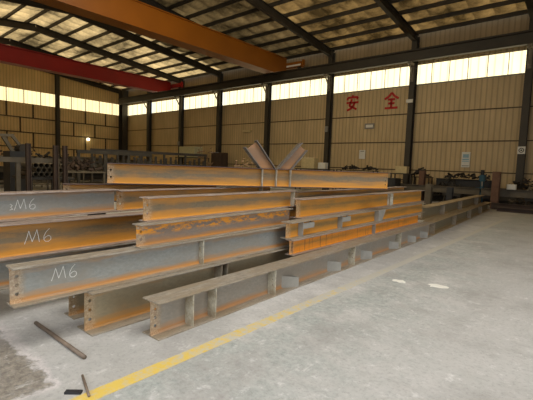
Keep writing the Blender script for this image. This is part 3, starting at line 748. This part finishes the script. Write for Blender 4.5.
def scrap(label, x, y, z, rx, ry, rz_, n, mat, seed, bits='tool_heap'):
    rnd = random.Random(seed); bm = NB()
    for i in range(n):
        px, py = rnd.uniform(-rx, rx), rnd.uniform(-ry, ry); k = 1 - (abs(px) / rx) ** 1.5
        pz = rnd.uniform(0.02, rz_ * max(.15, k)); L = rnd.uniform(.12, .4)
        d = Vector((rnd.uniform(-1, 1), rnd.uniform(-1, 1), rnd.uniform(-.5, .5))).normalized() * L / 2
        p = Vector((px, py, pz + abs(d.z))); bar(bm, p - d, p + d, rnd.uniform(.03, .1), rnd.uniform(.02, .1))
    lo = min(v.co.z for v in bm.verts)
    bmesh.ops.translate(bm, vec=(0, 0, -lo), verts=bm.verts[:])
    return tag(obj(bits, bm, mat, None, (x, y, z)), label, 'scrap heap', None, 'stuff')
scrap('dark heap of small parts on the low bench under the white sheet', -12.9, 23.8, 1.62, .6, .25, .22, 40, M_darker, 1)
scrap('dark heap of small parts at the right end of the low bench', -11.45, 23.8, 1.62, .4, .25, .26, 26, M_darker, 2)
scrap('dark tangle of metal parts beside the cream control box', -8.3, 24.2, 1.36, .45, .3, .5, 40, M_darker, 3)
stand('dark stand under the metal tangle beside the cream control box', -8.2, 24.2, 1.36, 1.1, .7, M_darker)
scrap('dark heap of offcuts along the top of the wall beams', -5.75, 24.0, 1.325, 1.2, .12, .26, 60, M_darker, 4)
scrap('dark heap of metal pieces on the wall beam at the right', -2.5, 24.0, .93, 1.1, .15, .6, 90, M_darker, 5)

# ------------------------------------------------------------------ clutter in the middle distance, behind the cross beam
cabinet('machine_cabinet', 'khaki machine cabinet left of the pale scrap heap', -29.8, 23.6, 2.25, 2.3, 1.0, 1.0, M_olive_box, 'cabinet')
stand('dark bench under the khaki machine cabinet', -29.6, 23.6, 2.25, 3.6, 1.2, M_darker)
scrap('pale rusty scrap heap beside the khaki cabinet', -26.0, 22, 0, 1.3, .8, 3.1, 260, M_pinkpile, 6)
cabinet('crate', 'dark brown crate behind the pale scrap heap', -26.5, 24.3, 0, 1.3, .9, 2.75, M_dbrown)
scrap('rusty coil and scrap heap left of the V of stubs', -14.2, 15.0, 0, .75, .6, 2.3, 170, M_pinkpile, 8)

# ------------------------------------------------------------------ racks on the left
def rack(label, x0, y0, x1, y1, h, n, mat, spikes=0):
    """long rail rack between two points: top rail, bottom rail, n posts"""
    a, b = Vector((x0, y0, 0)), Vector((x1, y1, 0)); mid = (a + b) / 2; d = b - a
    t = thing('storage_rack', label, 'rack', mid, math.atan2(d.y, d.x)); L = d.length
    bm = NB(); box(bm, -L / 2, L / 2, -.07, .07, h - .16, h); obj('top_rail', bm, mat, t)
    bm = NB(); box(bm, -L / 2, L / 2, -.05, .05, .4, .5); obj('bottom_rail', bm, mat, t)
    for i in range(n):
        x = -L / 2 + .08 + (L - .16) * i / (n - 1)
        bm = NB(); box(bm, x - .06, x + .06, -.05, .05, 0, h - .16); obj('post', bm, mat, t)
    for i in range(spikes):
        x = -L / 2 + .2 + (L - .4) * i / (spikes - 1)
        bm = NB(); box(bm, x - .07, x + .07, -.035, .035, h * .60, h * .80 + .08 * ((i * 7) % 3)); bar(bm, (x - .15, 0, h * .66), (x + .15, 0, h * .66), .05, .12); obj('divider', bm, mat, t)
    return t
rack('dark rail rack at the far left carrying a long grey top rail', -14.0, -.5, -14.0, 5.5, 1.62, 6, M_dgrey)
for (yy, ht, lab) in ((4.42, 2.06, 'tall brown upright post left of the tube stack'), (5.22, 2.05, 'tall brown upright post, left of the closely set pair'), (5.52, 2.06, 'tall brown upright post, right of the closely set pair')):
    post(lab, -13.6, yy, ht, .13, M_dbrown)
# machine with folding arms at the far left
t = thing('pipe_bender', 'dark machine with sloping arms at the far left behind the rail rack', 'machine', (-17.4, 5.35, 0))
bm = NB(); box(bm, -.4, .4, -.45, .25, 0, 1.85); obj('body', bm, M_navy, t)
bm = NB(); bar(bm, (0, -.1, 1.6), (0, -.55, 2.4), .14, .12); obj('arm', bm, M_dgrey, t)
bm = NB(); bar(bm, (0, .3, 1.7), (0, -.25, 2.45), .12, .1); obj('arm', bm, M_dgrey, t)
bm = NB(); bar(bm, (0, -1.4, 2.42), (0, -.2, 2.46), .14, .1); obj('arm', bm, M_dgrey, t)
bm = NB(); tube(bm, (-.3, .1, 1.95), (.3, .1, 1.95), .2, 14); obj('drum', bm, M_darker, t)
# stacked tubes with open ends
k = 0
for row in range(3):
    for i in range(6 - (row % 2)):
        bm = NB(); r = .085; y = 4.85 + (i + .5 * (row % 2)) * .175; z = .98 + r + row * .152
        hollow(bm, (-.7, 0, 0), (.7, 0, 0), r, .012, 12); o = obj('steel_tube', bm, M_dgrey, None, (-14.95, y, z))
        tag(o, 'open ended grey steel tube in the small stack behind the left rack', 'tube', 'steel tubes stacked on the left bench')
o = thing('tube_bench', 'low dark bench carrying the stack of open tubes', 'bench', (-14.95, 5.3, 0))
bm = NB(); box(bm, -.8, .8, -.7, .75, .9, .98); obj('top', bm, M_dark, o)
for sx in (-1, 1):
    for sy in (-1, 1):
        bm = NB(); box(bm, sx * .7 - .04, sx * .7 + .04, sy * .6 - .04, sy * .6 + .04, 0, .9); obj('leg', bm, M_dark, o)
rack('dark brown frame rack with upright dividers left of the cross beam', -18.2, 7.9, -18.2, 11.8, 2.08, 4, M_dark, 7)
rack('long dark rack with a row of upright dividers far behind the cross beam', -22.4, 10.5, -20.4, 17.5, 2.3, 6, M_darker, 22)
for i, (x, y, L, z) in enumerate(((-16.4, 7.1, 1.9, 0), (-21.5, 8.2, 2.6, 0), (-24.2, 7.0, 2.8, 0), (-24, 11.2, 2.6, 0))):
    stand(['low dark work bench behind the pair of posts', 'dark work bench left of the frame rack', 'dark work bench far left under the wall', 'dark work bench far behind the frame rack'][i], x, y, [1.15, 1.35, 1.7, 1.8][i], 1.2, L, M_dgrey)
scrap('small rusty parts heaped on the bench behind the posts', -16.4, 7.1, 1.15, .5, .7, .4, 60, M_dbrown, 11)
scrap('dark parts heaped on the bench left of the frame rack', -21.5, 8.2, 1.35, .5, 1.1, .45, 70, M_darker, 12)
scrap('dark parts heaped on the bench under the far left wall', -24.2, 7.0, 1.7, .5, 1.2, .4, 70, M_dbrown, 13)

# piles of long dark beams lying parallel to the west wall
for i, (x, y, L, n) in enumerate(((-27.0, 11.0, 9, 3), (-30.5, 14.5, 10, 4), (-37.0, 17.0, 12, 5))):
    for q in range(n):
        o = dark_beam('', -L / 2, L / 2, y + .06 * (q % 2), q * .361, .36, .5, M_darker if (i + q) % 2 else M_dgrey, PI / 2)
        o.location.x = x + .05 * (q % 3)
        o['label'] = ['dark beam in the low pile behind the left frame rack, %s', 'dark beam in the middle pile before the left wall, %s', 'dark beam in the pile nearest the left wall, %s'][i] % ['at the bottom', 'second from the floor', 'third from the floor', 'fourth from the floor', 'fifth from the floor'][q]

# two pale plaster spots dried on the aisle floor
for (x, y, sx, sd_, lab) in ((-2.1, 5.55, .12, 3, 'left one of two small white dried spots on the aisle floor'), (-1.62, 5.72, .16, 5, 'right one of two small white dried spots on the aisle floor')):
    rnd = random.Random(sd_); bm = NB(); n = 14
    ring = [bm.verts.new((sx * rnd.uniform(.55, 1.1) * math.cos(2 * PI * k / n), sx * .8 * rnd.uniform(.5, 1.1) * math.sin(2 * PI * k / n), 0)) for k in range(n)]
    top = [bm.verts.new((v.co.x * .9, v.co.y * .9, .003)) for v in ring]
    bm.faces.new(top)
    for k in range(n): bm.faces.new((ring[k], ring[(k + 1) % n], top[(k + 1) % n], top[k]))
    tag(obj('plaster_spot', bm, M_white, None, (x, y, .0005)), lab, 'spot')

scrap('dark jumble of metal parts between the tan post and the blue drilling machine', -6.35, 23.1, 0, .95, .3, 1.45, 170, M_dark, 21)
scrap('dark jumble of metal parts beside the rightmost column', -1.9, 23.1, 0, 1.4, .3, 1.4, 170, M_dgrey, 22)
scrap('brownish jumble of metal parts on the floor left of the tan post', -9.0, 22.75, 0, .5, .15, 1.2, 60, M_dbrown, 23)
